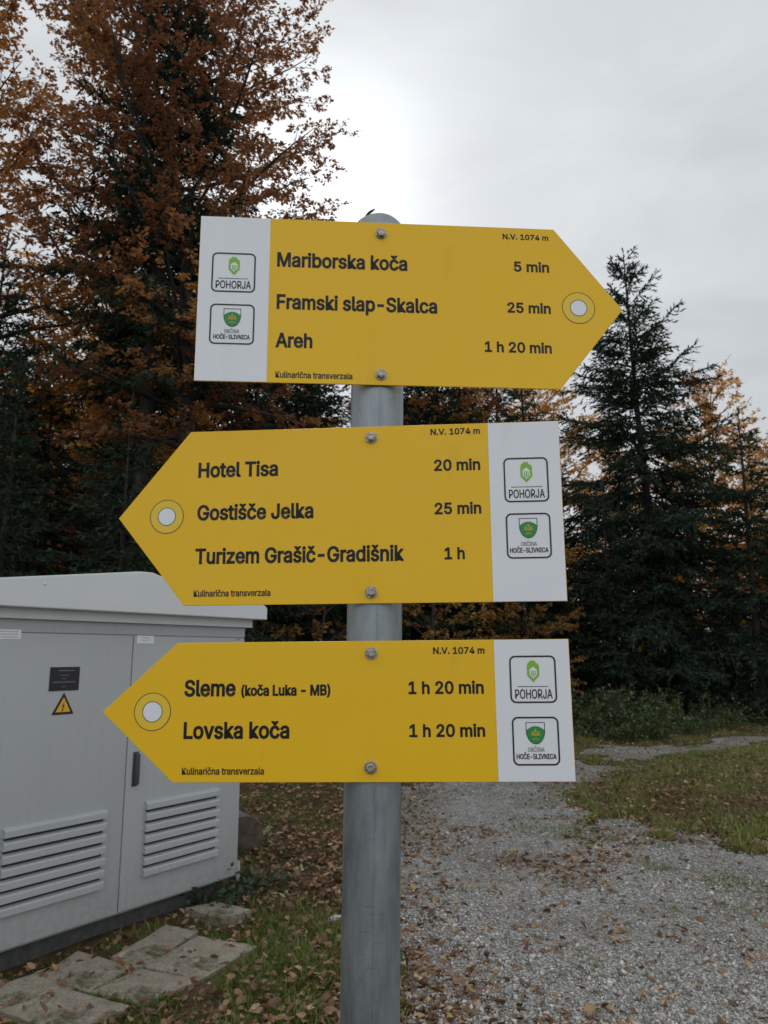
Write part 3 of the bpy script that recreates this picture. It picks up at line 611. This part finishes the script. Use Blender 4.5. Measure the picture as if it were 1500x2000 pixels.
for side, (xa, xb) in enumerate(((-.948, -.003), (.004, .938))):
    b = MB(); b.box(xa, xb, 0, .021, .115, 1.66, .004, 3)
    dr = b.build('door', M['cab'], cab, True)
    la, lb2 = (-.728, -.124) if side == 0 else (.146, .737)
    louvre(None, la, lb2, .694, .262, 7).build('louvre', M['cab'], dr)
    sl = MB(); stp = (.694 - .262) / 7  # black strips stand in for the shade in the louvre gaps
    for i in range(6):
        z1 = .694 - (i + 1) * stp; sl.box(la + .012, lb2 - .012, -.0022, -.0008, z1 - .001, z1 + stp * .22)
    sl.build('louvre_slot_shade', M['slot_shade'], dr)
    if side == 0:
        p = MB(); p.box(-.533, -.352, -.003, -.0004, 1.355, 1.482, .0008)
        for j, (wa, wb, zc, hh) in enumerate(((-.485, -.395, 1.463, .006), (-.472, -.420, 1.436, .004), (-.458, -.438, 1.419, .006), (-.512, -.374, 1.399, .007), (-.455, -.436, 1.376, .005))): pass
        pl = p.build('notice_plate', M['plateblack'], dr)
        for wa, wb, zc, hh in ((-.478, -.388, 1.463, .004), (-.470, -.420, 1.437, .003), (-.458, -.436, 1.420, .003), (-.512, -.374, 1.401, .004), (-.458, -.432, 1.377, .003)):
            q = MB(); xx = wa
            while xx < wb:
                wl = .006 + .006 * ((xx * 917) % 1); q.box(xx, min(xx + wl, wb), -.0036, -.0031, zc - hh / 2, zc + hh / 2); xx += wl + .003
            q.build('faint_print', M['greyink'], pl)
        t_ = MB(); t_.prism([(-.506, 1.229), (-.372, 1.229), (-.439, 1.345)], -.002, -.0004); tr_ = t_.build('warning_triangle', M['ink'], dr)
        t_ = MB(); t_.prism([(-.484, 1.242), (-.394, 1.242), (-.439, 1.320)], -.0027, -.0021); t_.build('yellow_field', M['warnyellow'], tr_)
        t_ = MB(); t_.poly([(-.431, 1.303), (-.450, 1.271), (-.440, 1.273), (-.447, 1.252), (-.4505, 1.254), (-.4455, 1.244), (-.436, 1.252), (-.4405, 1.252), (-.431, 1.279), (-.441, 1.277)], -.0032); t_.build('lightning_bolt', M['ink'], tr_)
        p = MB(); p.box(-.90, -.715, -.002, -.0004, 1.627, 1.677, .0006); pl = p.build('label_plate', M['white'], dr); rows, xr = 3, (-.89, -.73)
        zt = 1.667
    else:
        h = MB(); h.box(.050, .078, -.030, .002, .800, .975, .007, 3); h.box(.044, .084, -.006, .002, .79, .985, .003); h.build('handle', M['handle'], dr, True)
        p = MB(); p.box(.024, .150, -.002, -.0004, 1.615, 1.662, .0006); pl = p.build('label_plate', M['white'], dr); rows, xr = 2, (.055, .12)
        zt = 1.650
        k_ = MB()
        for xx in (.868, .884): k_.lathe([(0, .004), (.004, .003), (.006, 0)], 10, Matrix.Translation((xx, -.0005, 1.655 if xx < .87 else 1.652)) @ Matrix.Rotation(R(90), 4, 'X'))
        k_.build('rivet', M['bolt'], dr)
    for j in range(rows):
        q = MB(); xx = xr[0]
        while xx < xr[1]:
            wl = .005 + .008 * ((xx * 731 + j * .37) % 1); q.box(xx, min(xx + wl, xr[1]), -.0027, -.0021, zt - j * .014 - .003, zt - j * .014 + .001); xx += wl + .004
        q.build('faint_print', M['greyink'], pl)
b = MB(); b.prism([(.938, .085), (.944, .075), (.958, .075), (.962, .09), (.962, .19), (.938, .21)], -.004, .012, .0015); b.build('corner_flange', M['cab'], cab)

# ------------------------------------------------------------------ log, stump, slabs, stone
def log_mesh(name, L_, r, seed, mat):
    rg = np.random.default_rng(seed); k = 22; m = 14; bmx = bmesh.new(); rr = []
    for i in range(m):
        x = -L_ / 2 + L_ * i / (m - 1); rr.append([bmx.verts.new((x, cos(2 * pi * j / k) * r * (1 + .06 * sin(3 * 2 * pi * j / k + i * .2) + rg.normal(0, .012)), sin(2 * pi * j / k) * r * (1 + .05 * cos(2 * 2 * pi * j / k) + rg.normal(0, .012)))) for j in range(k)])
    for p, q in zip(rr, rr[1:]):
        for j in range(k): bmx.faces.new((p[j], q[j], q[(j + 1) % k], p[(j + 1) % k]))
    bmesh.ops.recalc_face_normals(bmx, faces=bmx.faces[:])
    me = bpy.data.meshes.new(name); bmx.to_mesh(me); me.materials.append(mat); me.shade_smooth()
    ends = []
    for ring, sgn in ((rr[0], -1), (rr[-1], 1)): ends.append(([tuple(v.co) for v in ring], sgn))
    bmx.free(); return me, ends
lg = empty('log', (-1.30, 6.78, .13), R(-62)); tag(lg, 'short weathered grey log lying beside the cabinet on the leaves', 'log')
me, ends = log_mesh('bark', .80, .165, 5, M['log']); link('bark', me, lg)
for ring, sgn in ends:
    bmx = bmesh.new(); c = bmx.verts.new((ring[0][0] + sgn * .006, 0, 0)); vs = [bmx.verts.new(p) for p in ring]
    for i in range(len(vs)): bmx.faces.new((c, vs[i], vs[(i + 1) % len(vs)]))
    bmesh.ops.recalc_face_normals(bmx, faces=bmx.faces[:]); m2 = bpy.data.meshes.new('cut_end'); bmx.to_mesh(m2); bmx.free(); m2.materials.append(M['logend']); link('cut_end', m2, lg)
sp_ = empty('tree_stump', (4.62, 15.9, float(HT(4.62, 15.9)))); tag(sp_, 'old grey tree stump standing among the green brambles', 'tree stump')
b = MB(); b.lathe([(.27, -.1), (.22, .05), (.17, .25), (.15, .6), (.14, .80)], 18); b.build('bark', M['bark'], sp_, True, 60)
b = MB(); b.lathe([(.14, .801), (.1, .815), (0, .81)], 18); b.build('cut_top', M['logend'], sp_)

def slab(pts, zc, th, label, seed):
    rg = np.random.default_rng(seed); P2 = [Vector((p[0], p[1], 0)) for p in pts]; ctr = sum(P2, Vector()) / 4; P2 = [ctr + (p - ctr) * 1.045 for p in P2]
    bmx = bmesh.new(); n_ = 10; tilt = rg.normal(0, .012, 2)
    def pt(u, v): return (P2[0] * (1 - u) + P2[1] * u) * (1 - v) + (P2[3] * (1 - u) + P2[2] * u) * v
    top = [[None] * (n_ + 1) for _ in range(n_ + 1)]
    for i in range(n_ + 1):
        for j in range(n_ + 1):
            p = pt(i / n_, j / n_) - ctr; e = min(i, j, n_ - i, n_ - j)
            z = p.x * tilt[0] + p.y * tilt[1] + (-.006 if e == 0 else 0) + rg.normal(0, .0015)
            if e == 0: p = p * (1 + rg.normal(0, .008))
            top[i][j] = bmx.verts.new((p.x, p.y, z))
    for i in range(n_):
        for j in range(n_): bmx.faces.new((top[i][j], top[i + 1][j], top[i + 1][j + 1], top[i][j + 1]))
    bnd = [top[i][0] for i in range(n_)] + [top[n_][j] for j in range(n_)] + [top[i][n_] for i in range(n_, 0, -1)] + [top[0][j] for j in range(n_, 0, -1)]
    low = [bmx.verts.new((v.co.x * 1.01, v.co.y * 1.01, v.co.z - th)) for v in bnd]
    for i in range(len(bnd)):
        j = (i + 1) % len(bnd); bmx.faces.new((bnd[i], low[i], low[j], bnd[j]))
    bmesh.ops.recalc_face_normals(bmx, faces=bmx.faces[:])
    me = bpy.data.meshes.new('paving_slab'); bmx.to_mesh(me); bmx.free(); me.materials.append(M['concrete'])
    o = link('paving_slab', me); o.location = (ctr.x, ctr.y, zc); tag(o, label, 'paving slab', 'old paving slabs in front of the cabinet')
for i, (p, z, lb) in enumerate(SL): slab(p, z - .018, .06, lb, 70 + i)
def stone(x, y, r, seed, label):
    rg = np.random.default_rng(seed); bmx = bmesh.new(); bmesh.ops.create_icosphere(bmx, subdivisions=2, radius=r)
    for v in bmx.verts: v.co = Vector((v.co.x * 1.3, v.co.y, v.co.z * .6)) * (1 + rg.normal(0, .09))
    me = bpy.data.meshes.new('stone'); bmx.to_mesh(me); bmx.free(); me.materials.append(M['palestone']); o = link('stone', me); o.location = (x, y, float(HT(x, y)) + r * .2); tag(o, label, 'stone')
stone(-.27, 4.86, .05, 81, 'pale grey stone half hidden by the left side of the post')

# ------------------------------------------------------------------ signpost
post = empty('signpost', (-.0287, 1.068, 0)); tag(post, 'galvanised steel signpost carrying three yellow arrow boards with hiking directions', 'signpost')
LEAN = .0098; TOPZ = 2.155
bmx = bmesh.new(); k = 64
zs = np.linspace(-.3, TOPZ, 30); rings = [[bmx.verts.new((z * LEAN + .038 * cos(2 * pi * j / k), .038 * sin(2 * pi * j / k), z)) for j in range(k)] for z in zs]
for p, q in zip(rings, rings[1:]):
    for j in range(k): bmx.faces.new((p[j], p[(j + 1) % k], q[(j + 1) % k], q[j]))
me = bpy.data.meshes.new('pole'); bmx.to_mesh(me); bmx.free(); me.materials.append(M['galv']); me.shade_smooth(); pole = link('pole', me, post)
b = MB(); b.box(TOPZ * 0 - .0011, .0011, -.0390, -.0368, .0, TOPZ - .01, .0006, 2, Matrix(((1, 0, LEAN, .004), (0, 1, 0, 0), (0, 0, 1, 0), (0, 0, 0, 1)))); b.build('weld_seam', M['galv'], pole)
pr = [(.0405, -.030), (.0408, -.002)] + [(.0425 * cos(R(a)), .0425 * sin(R(a))) for a in range(12, 90, 8)] + [(0, .0425)]
b = MB(); b.lathe(pr, 40, Matrix.Translation((TOPZ * LEAN, 0, 2.162))); b.build('post_cap', M['galv'], post, True, 50)

# fonts: Blender's own bundled sans, built-in face as fallback
def load_font():
    try:
        p = os.path.join(bpy.utils.resource_path('LOCAL'), 'datafiles', 'fonts', 'Inter.woff2')
        if os.path.exists(p): return bpy.data.fonts.load(p)
    except Exception: pass
    return None
FONT = load_font()
def text_tris(body, x, z, width, cap, bold=0.0, center=False):
    """flat text mesh data in metres: baseline-left at (x,z), fitted to width and cap height"""
    cu = bpy.data.curves.new('lettering', 'FONT'); cu.body = body
    if FONT: cu.font = FONT
    o = bpy.data.objects.new('lettering', cu); COL.objects.link(o)
    ref = bpy.data.curves.new('ref', 'FONT'); ref.body = 'H'
    if FONT: ref.font = FONT
    ro = bpy.data.objects.new('ref', ref); COL.objects.link(ro); bpy.context.view_layer.update()
    caph = ro.bound_box[6][1]; bpy.data.objects.remove(ro)
    x0 = min(c[0] for c in o.bound_box); x1 = max(c[0] for c in o.bound_box)
    for q in bpy.context.selected_objects: q.select_set(False)
    o.select_set(True); bpy.context.view_layer.objects.active = o; bpy.ops.object.convert(target='CURVE')
    o = bpy.context.view_layer.objects.active; sz = (cap - bold * 2) / caph; sx = (width - bold * 2) / (x1 - x0)
    loops = []
    for s in o.data.splines:                       # sample the outlines, condense them, then thicken evenly
        bp = s.bezier_points; pts = []
        for i in range(len(bp)):
            p, q = bp[i], bp[(i + 1) % len(bp)]
            straight = ((p.handle_right - p.co).cross(q.co - p.co)).length < 1e-6 and ((q.handle_left - q.co).cross(q.co - p.co)).length < 1e-6
            seg = [p.co] if straight else interpolate_bezier(p.co, p.handle_right, q.handle_left, q.co, 7)[:-1]
            pts += [((v_.x - x0) * sx + bold, v_.y * sz + bold) for v_ in seg]
        P2 = np.array(pts); keepi = np.hypot(*(P2 - np.roll(P2, 1, 0)).T) > 2e-5; P2 = P2[keepi]
        if len(P2) > 2: loops.append(P2)
    bpy.data.objects.remove(o)
    cv = bpy.data.curves.new('lettering', 'CURVE'); cv.dimensions = '2D'; cv.fill_mode = 'BOTH'
    for P2 in loops:
        Q = P2 * 1000; sp = cv.splines.new('POLY'); sp.points.add(len(Q) - 1); sp.use_cyclic_u = True
        sp.points.foreach_set('co', np.concatenate([Q, np.zeros((len(Q), 1)), np.ones((len(Q), 1))], 1).astype(np.float32).ravel())
    o = bpy.data.objects.new('lettering', cv); COL.objects.link(o); bpy.context.view_layer.update()
    dg = bpy.context.evaluated_depsgraph_get(); me = bpy.data.meshes.new_from_object(o.evaluated_get(dg))
    V = [(v.co[0] / 1000, v.co[1] / 1000) for v in me.vertices]; Fs = [tuple(p.vertices) for p in me.polygons]
    bpy.data.objects.remove(o); bpy.data.meshes.remove(me)
    for P2 in loops:                               # stroke along the outline = bold weight
        for i in range(len(P2)):
            p, q, q2 = P2[i], P2[(i + 1) % len(P2)], P2[(i + 2) % len(P2)]; e = (q - p) / np.linalg.norm(q - p); e2 = (q2 - q) / np.linalg.norm(q2 - q)
            nn = np.array([e[1], -e[0]]) * bold; k0 = len(V); V += [tuple(p + nn), tuple(q + nn), tuple(q - nn), tuple(p - nn)]; Fs.append((k0, k0 + 1, k0 + 2, k0 + 3))
            if abs(e[0] * e2[1] - e[1] * e2[0]) > .12:
                sharp = abs(e @ e2) < .35; m_ = 4 if sharp else 8
                off = math.atan2(e[1], e[0]) + pi / 4 if sharp else 0; rr_ = bold * (1.41 if sharp else 1.0)
                k0 = len(V); V += [(q[0] + rr_ * cos(off + 2 * pi * j / m_), q[1] + rr_ * sin(off + 2 * pi * j / m_)) for j in range(m_)]; Fs.append(tuple(range(k0, k0 + m_)))
    V = np.array(V)
    return V[:, 0] + x, V[:, 1] + z, Fs
class Print:
    """flat printed artwork: polygons in board x,z at small proud offsets, one mesh, several inks"""
    def __init__(s): s.V = []; s.F = []; s.Mi = []; s.mats = []
    def mi(s, m):
        if m not in s.mats: s.mats.append(m)
        return s.mats.index(m)
    def poly(s, pts, m, lift):
        n0 = len(s.V); s.V += [(x, -lift, z) for x, z in pts]; s.F.append(tuple(range(n0, n0 + len(pts)))); s.Mi.append(s.mi(m))
    def band(s, outer, inner, m, lift):
        n0 = len(s.V); k = len(outer); s.V += [(x, -lift, z) for x, z in outer] + [(x, -lift, z) for x, z in inner]
        for i in range(k): s.F.append((n0 + i, n0 + (i + 1) % k, n0 + k + (i + 1) % k, n0 + k + i)); s.Mi.append(s.mi(m))
    def text(s, body, x, z, w_, cap, m, lift, bold=0.0):
        X, Z, Fs = text_tris(body, x, z, w_, cap, bold); n0 = len(s.V); s.V += [(a, -lift, b_) for a, b_ in zip(X, Z)]
        for f in Fs: s.F.append(tuple(i + n0 for i in f)); s.Mi.append(s.mi(m))
    def build(s, name, parent):
        me = bpy.data.meshes.new(name); me.from_pydata(s.V, [], s.F)
        for m in s.mats: me.materials.append(M[m])
        me.polygons.foreach_set('material_index', s.Mi)
        bmq = bmesh.new(); bmq.from_mesh(me)
        for f in bmq.faces:
            f.normal_update()
            if f.normal.y > 0: f.normal_flip()
        bmq.to_mesh(me); bmq.free(); me.update(); return link(name, me, parent)
def rrect(x0, x1, z0, z1, r, n_=6):
    P2 = []
    for cx, cz, a0 in ((x1 - r, z1 - r, 0), (x0 + r, z1 - r, 90), (x0 + r, z0 + r, 180), (x1 - r, z0 + r, 270)):
        P2 += [(cx + r * cos(R(a0 + 90 * i / n_)), cz + r * sin(R(a0 + 90 * i / n_))) for i in range(n_ + 1)]
    return P2
def circ(cx, cz, r, n_=48): return [(cx + r * cos(2 * pi * i / n_), cz + r * sin(2 * pi * i / n_)) for i in range(n_)]
mm = .001
def badge_leaf(x0, x1, z0, z1, parent):
    p = Print(); t_ = .0021; p.band(rrect(x0, x1, z0, z1, .0075), rrect(x0 + t_, x1 - t_, z0 + t_, z1 - t_, .0056), 'ink', .0008)
    cx = (x0 + x1) / 2 + .0005; h = z1 - z0; top = z1 - .0055; bot = z0 + h * .435; hw = .0077; mid = bot + (top - bot) * .30
    o = [(cx, bot), (cx + hw, mid), (cx + hw * 1.02, top - .008), (cx + hw * .8, top - .0045), (cx + hw * .52, top - .0042), (cx + hw * .3, top - .0005), (cx, top - .0012), (cx - hw * .35, top - .0002), (cx - hw * .55, top - .0026), (cx - hw * .85, top - .0035), (cx - hw, top - .008), (cx - hw, mid)]
    p.poly(o, 'leafgreen', .0008)
    s_ = .62; i_ = [(cx, bot + .0046), (cx + hw * s_, mid + .0008), (cx + hw * s_, top - .0122), (cx, top - .0086), (cx - hw * s_, top - .0122), (cx - hw * s_, mid + .0008)]
    p.poly(i_, 'white', .0011)
    for dx in (-.0024, 0, .0024): p.poly([(cx + dx - .0006, mid + .0012), (cx + dx + .0006, mid + .0012), (cx + dx + .0006, top - .0135), (cx + dx - .0006, top - .0135)], 'leafgreen', .0013)
    p.band([(cx - hw * .45, bot + .0062 + .0035), (cx + hw * .45, bot + .0062 + .0035), (cx, bot + .0062)], [(cx - hw * .3, bot + .0088), (cx + hw * .3, bot + .0088), (cx, bot + .0072)], 'leafgreen', .0013)
    xx = x0 + .0095
    while xx < x1 - .0105:
        wl = .0012 + .0016 * ((xx * 9173) % 1); p.poly([(xx, z0 + .0203), (xx + wl, z0 + .0203), (xx + wl, z0 + .0213), (xx, z0 + .0213)], 'ink', .0008); xx += wl + .0005
    p.text('POHORJA', x0 + .0062, z0 + .0055, (x1 - x0) - .0120, .0118, 'ink', .0008, .0002)
    return p.build('badge', parent)
def badge_shield(x0, x1, z0, z1, parent):
    p = Print(); t_ = .0021; p.band(rrect(x0, x1, z0, z1, .0075), rrect(x0 + t_, x1 - t_, z0 + t_, z1 - t_, .0056), 'ink', .0008)
    cx = (x0 + x1) / 2; h = z1 - z0; top = z1 - .0068; hw = .0121; bot = top - .0272
    def sh(hw_, top_, bot_, n_=9): return [(cx + hw_, top_)] + [(cx + hw_ * cos(R(a)) ** 1.0, bot_ + (top_ - bot_) * .62 * (1 - sin(R(a)))) for a in np.linspace(0, 89, n_)] + [(cx - hw_ * cos(R(a)) ** 1.0, bot_ + (top_ - bot_) * .62 * (1 - sin(R(a)))) for a in np.linspace(89, 0, n_)] + [(cx - hw_, top_)]
    p.band(sh(hw, top, bot), sh(hw - .0008, top - .0008, bot + .0008), 'ink', .0008)
    body = sh(hw - .0008, top - .0008, bot + .0008)[1:-1]
    zt = top - .0098; arc = [(cx + (hw - .0008) * u_, zt + .0050 * (1 - u_ * u_)) for u_ in np.linspace(-1, 1, 9)]
    p.poly(body + arc, 'shieldgreen', .0010)
    c0 = (cx, top - .0152)
    for a in (90, 35, 145, 0, 180):
        l_ = .0085 if a == 90 else .0068; dx, dz = cos(R(a)), sin(R(a)); p.poly([(c0[0] + dx * .0012, c0[1] + dz * .0012), (c0[0] + dx * l_ * .55 - dz * .0016, c0[1] + dz * l_ * .55 + dx * .0016), (c0[0] + dx * l_, c0[1] + dz * l_), (c0[0] + dx * l_ * .55 + dz * .0016, c0[1] + dz * l_ * .55 - dx * .0016)], 'shieldgold', .0012)
    p.poly(circ(c0[0], c0[1] - .0006, .0017, 14), 'shieldgold', .0014)
    for sg in (-1, 1): p.poly([(cx + sg * .0002, c0[1] - .0042), (cx + sg * .0045, c0[1] - .0060), (cx + sg * .0042, c0[1] - .0068), (cx + sg * .0002, c0[1] - .0058)], 'shieldgold', .0012)
    p.text('OBČINA', cx - .0105, z0 + .0168, .0210, .0054, 'greyink', .0008, .0001)
    p.text('HOČE-SLIVNICA', cx - .0252, z0 + .0078, .0504, .0066, 'ink', .0008, .00022)
    return p.build('badge', parent)

def board(label, pose, dirn, hx, xpt, hgt, div, texts, way, bolts, bL, bS):
    """pose: xc, yaw, roll, zc; xpt = (blunt end, shoulder, tip); local x along board, z up, front face y=0"""
    xc, yaw, roll, zc = pose; xb, xs, xt = xpt; h = hgt / 2
    o = bpy.data.objects.new('direction_board', None)
    out2 = [(xb, h), (xs, h), (xt, 0), (xs, -h), (xb, -h)]
    m_ = MB(); m_.prism(out2, 0, .0026, .0005)
    bo = m_.build('direction_board', M['yellow'], post); bo['label'] = label
    bo.matrix_local = Matrix.Translation(Vector((xc, 1.025, zc)) - post.location) @ Matrix.Rotation(yaw, 4, 'Z') @ Matrix.Rotation(-roll, 4, 'Y')
    # white end panel film
    a_, c_ = (xb, div) if xb < div else (div, xb); s_ = .0006
    b = MB(); b.box(a_ + (s_ if xb < div else 0), c_ - (0 if xb < div else s_), -.0004, -.0001, -h + s_, h - s_); b.build('white_panel', M['white'], bo)
    for body, x, z, w_, cap, bold in texts:
        p = Print(); p.text(body, x * mm, z * mm, w_ * mm, cap * mm, 'ink', .0003, bold * mm); p.build('lettering', bo)
    p = Print(); wx, wz, ro_, ri = [q * mm for q in way]
    p.poly(circ(wx, wz, ro_), 'ringyellow', .0003); p.band(circ(wx, wz, ro_ + .0005), circ(wx, wz, ro_ - .0003), 'ink', .0005)
    p.poly(circ(wx, wz, ri), 'white', .0005); p.band(circ(wx, wz, ri + .0005), circ(wx, wz, ri - .0003), 'ink', .0007); p.build('waymark', bo)
    for bx, bz in bolts:
        Mt = Matrix.Translation((bx * mm, -.0002, bz * mm)) @ Matrix.Rotation(R(90), 4, 'X')
        b = MB(); b.lathe([(.0083, 0), (.0083, .0010), (.0078, .0014), (.0, .0014)], 24, Mt)
        b.lathe([(.0064, .0013), (.0066, .0050), (.0058, .0064), (.0040, .0068), (.0034, .0064), (0, .0064)], 6, Mt @ Matrix.Rotation(R(17 + bz), 4, 'Z'))
        b.lathe([(.004, -.004), (.004, -.001), (0, -.001)], 10, Mt @ Matrix.Translation((0, 0, -.002)))
        b.build('bolt', M['bolt'], bo)
    badge_leaf(*[q * mm for q in bL], bo); badge_shield(*[q * mm for q in bS], bo)
    return bo
board('top arrow board pointing right, three destinations, white panel at its left end', (-.008, .0749, .0028, 2.0451), 1, None, (-.2548, .2607, .3584), .2484, -.1557,
      [('Mariborska koča', -145, 49.5, 187, 22.6, .96), ('Framski slap-Skalca', -144.3, -15, 229, 22.6, .96), ('Areh', -144.5, -72.5, 51.5, 22, .96), ('Kulinarična transverzala', -143.5, -117, 107, 9.2, .29), ('N.V. 1074 m', 183.6, 105.5, 68.5, 8.6, .4),
       ('5 min', 198.8, 54.5, 52.5, 16.2, .74), ('25 min', 187, -10, 64, 16.2, .74), ('1 h 20 min', 152.3, -71, 97.5, 16.2, .74)],
      (292.5, .5, 23.8, 12.2), [(4, 106.5), (3.4, -109)], (-236.5, -175, 8, 68), (-236.5, -174.5, -70, -10))
board('middle arrow board pointing left, three destinations, white panel at its right end', (-.008, -.0817, .0068, 1.7386), -1, None, (.2470, -.2649, -.3630), .2442, .1513,
      [('Hotel Tisa', -251.9, 55.2, 113, 21.8, .96), ('Gostišče Jelka', -251.1, -5.3, 162.5, 21.8, .96), ('Turizem Grašič-Gradišnik', -251.6, -66, 286, 21.8, .96), ('Kulinarična transverzala', -252, -110.3, 106, 9.0, .29), ('N.V. 1074 m', 73, 107.2, 67.5, 8.8, .4),
       ('20 min', 77, 56.3, 62.5, 16.2, .74), ('25 min', 76.7, -3.8, 62.5, 16.2, .74), ('1 h', 88.6, -65, 27, 16.4, .74)],
      (-294.2, 1.2, 23.3, 12.2), [(-9, 106), (-9.8, -107.3)], (170.5, 230, 10.5, 71.8), (171, 230, -65.5, -4.5))
board('lowest arrow board pointing left, two destinations, white panel at its right end', (-.008, -.0477, .0093, 1.4786), -1, None, (.2492, -.2661, -.3632), .1777, .1524,
      [('Sleme', -254.7, 19, 68, 21.6, .96), ('(koča Luka - MB)', -179.2, 19.2, 117.4, 14.2, .75), ('Lovska koča', -253.9, -34.8, 139, 21.6, .96), ('Kulinarična transverzala', -254.2, -79.2, 107, 8.8, .29), ('N.V. 1074 m', 73, 71, 67, 8.8, .4),
       ('1 h 20 min', 40.1, 20.1, 97.3, 16.4, .74), ('1 h 20 min', 40.5, -33.7, 97, 16.2, .74)],
      (-296.2, .1, 23.9, 12.8), [(-8.1, 72.8), (-9.7, -70.8)], (171.2, 231, 8, 68), (171.7, 231, -69, -9))
# dry leaf with a long stalk caught on the cap
T = Tubes(); a = np.linspace(0, 1, 15); xx = -.034 + .050 * a; CX, CZ = -.0076, 2.162
T.add(np.stack([CX + xx, np.full(15, 1.056), CZ + np.sqrt(.0432 ** 2 - xx ** 2 - .012 ** 2)], 1), np.full(15, .0007), 5)
a = np.linspace(0, 1, 9)
T.add(np.stack([CX - .0205 + .0150 * a, np.full(9, 1.056), CZ + .0362 + .0128 * a ** .8], 1), .0006 + .0015 * np.sin(np.clip(a * 1.05, 0, 1) * pi), 6)
tag(link('dry_leaf', T.mesh('dry_leaf', M['bark'])), 'curled dry leaf with thin stalk resting on the post cap', 'leaf')
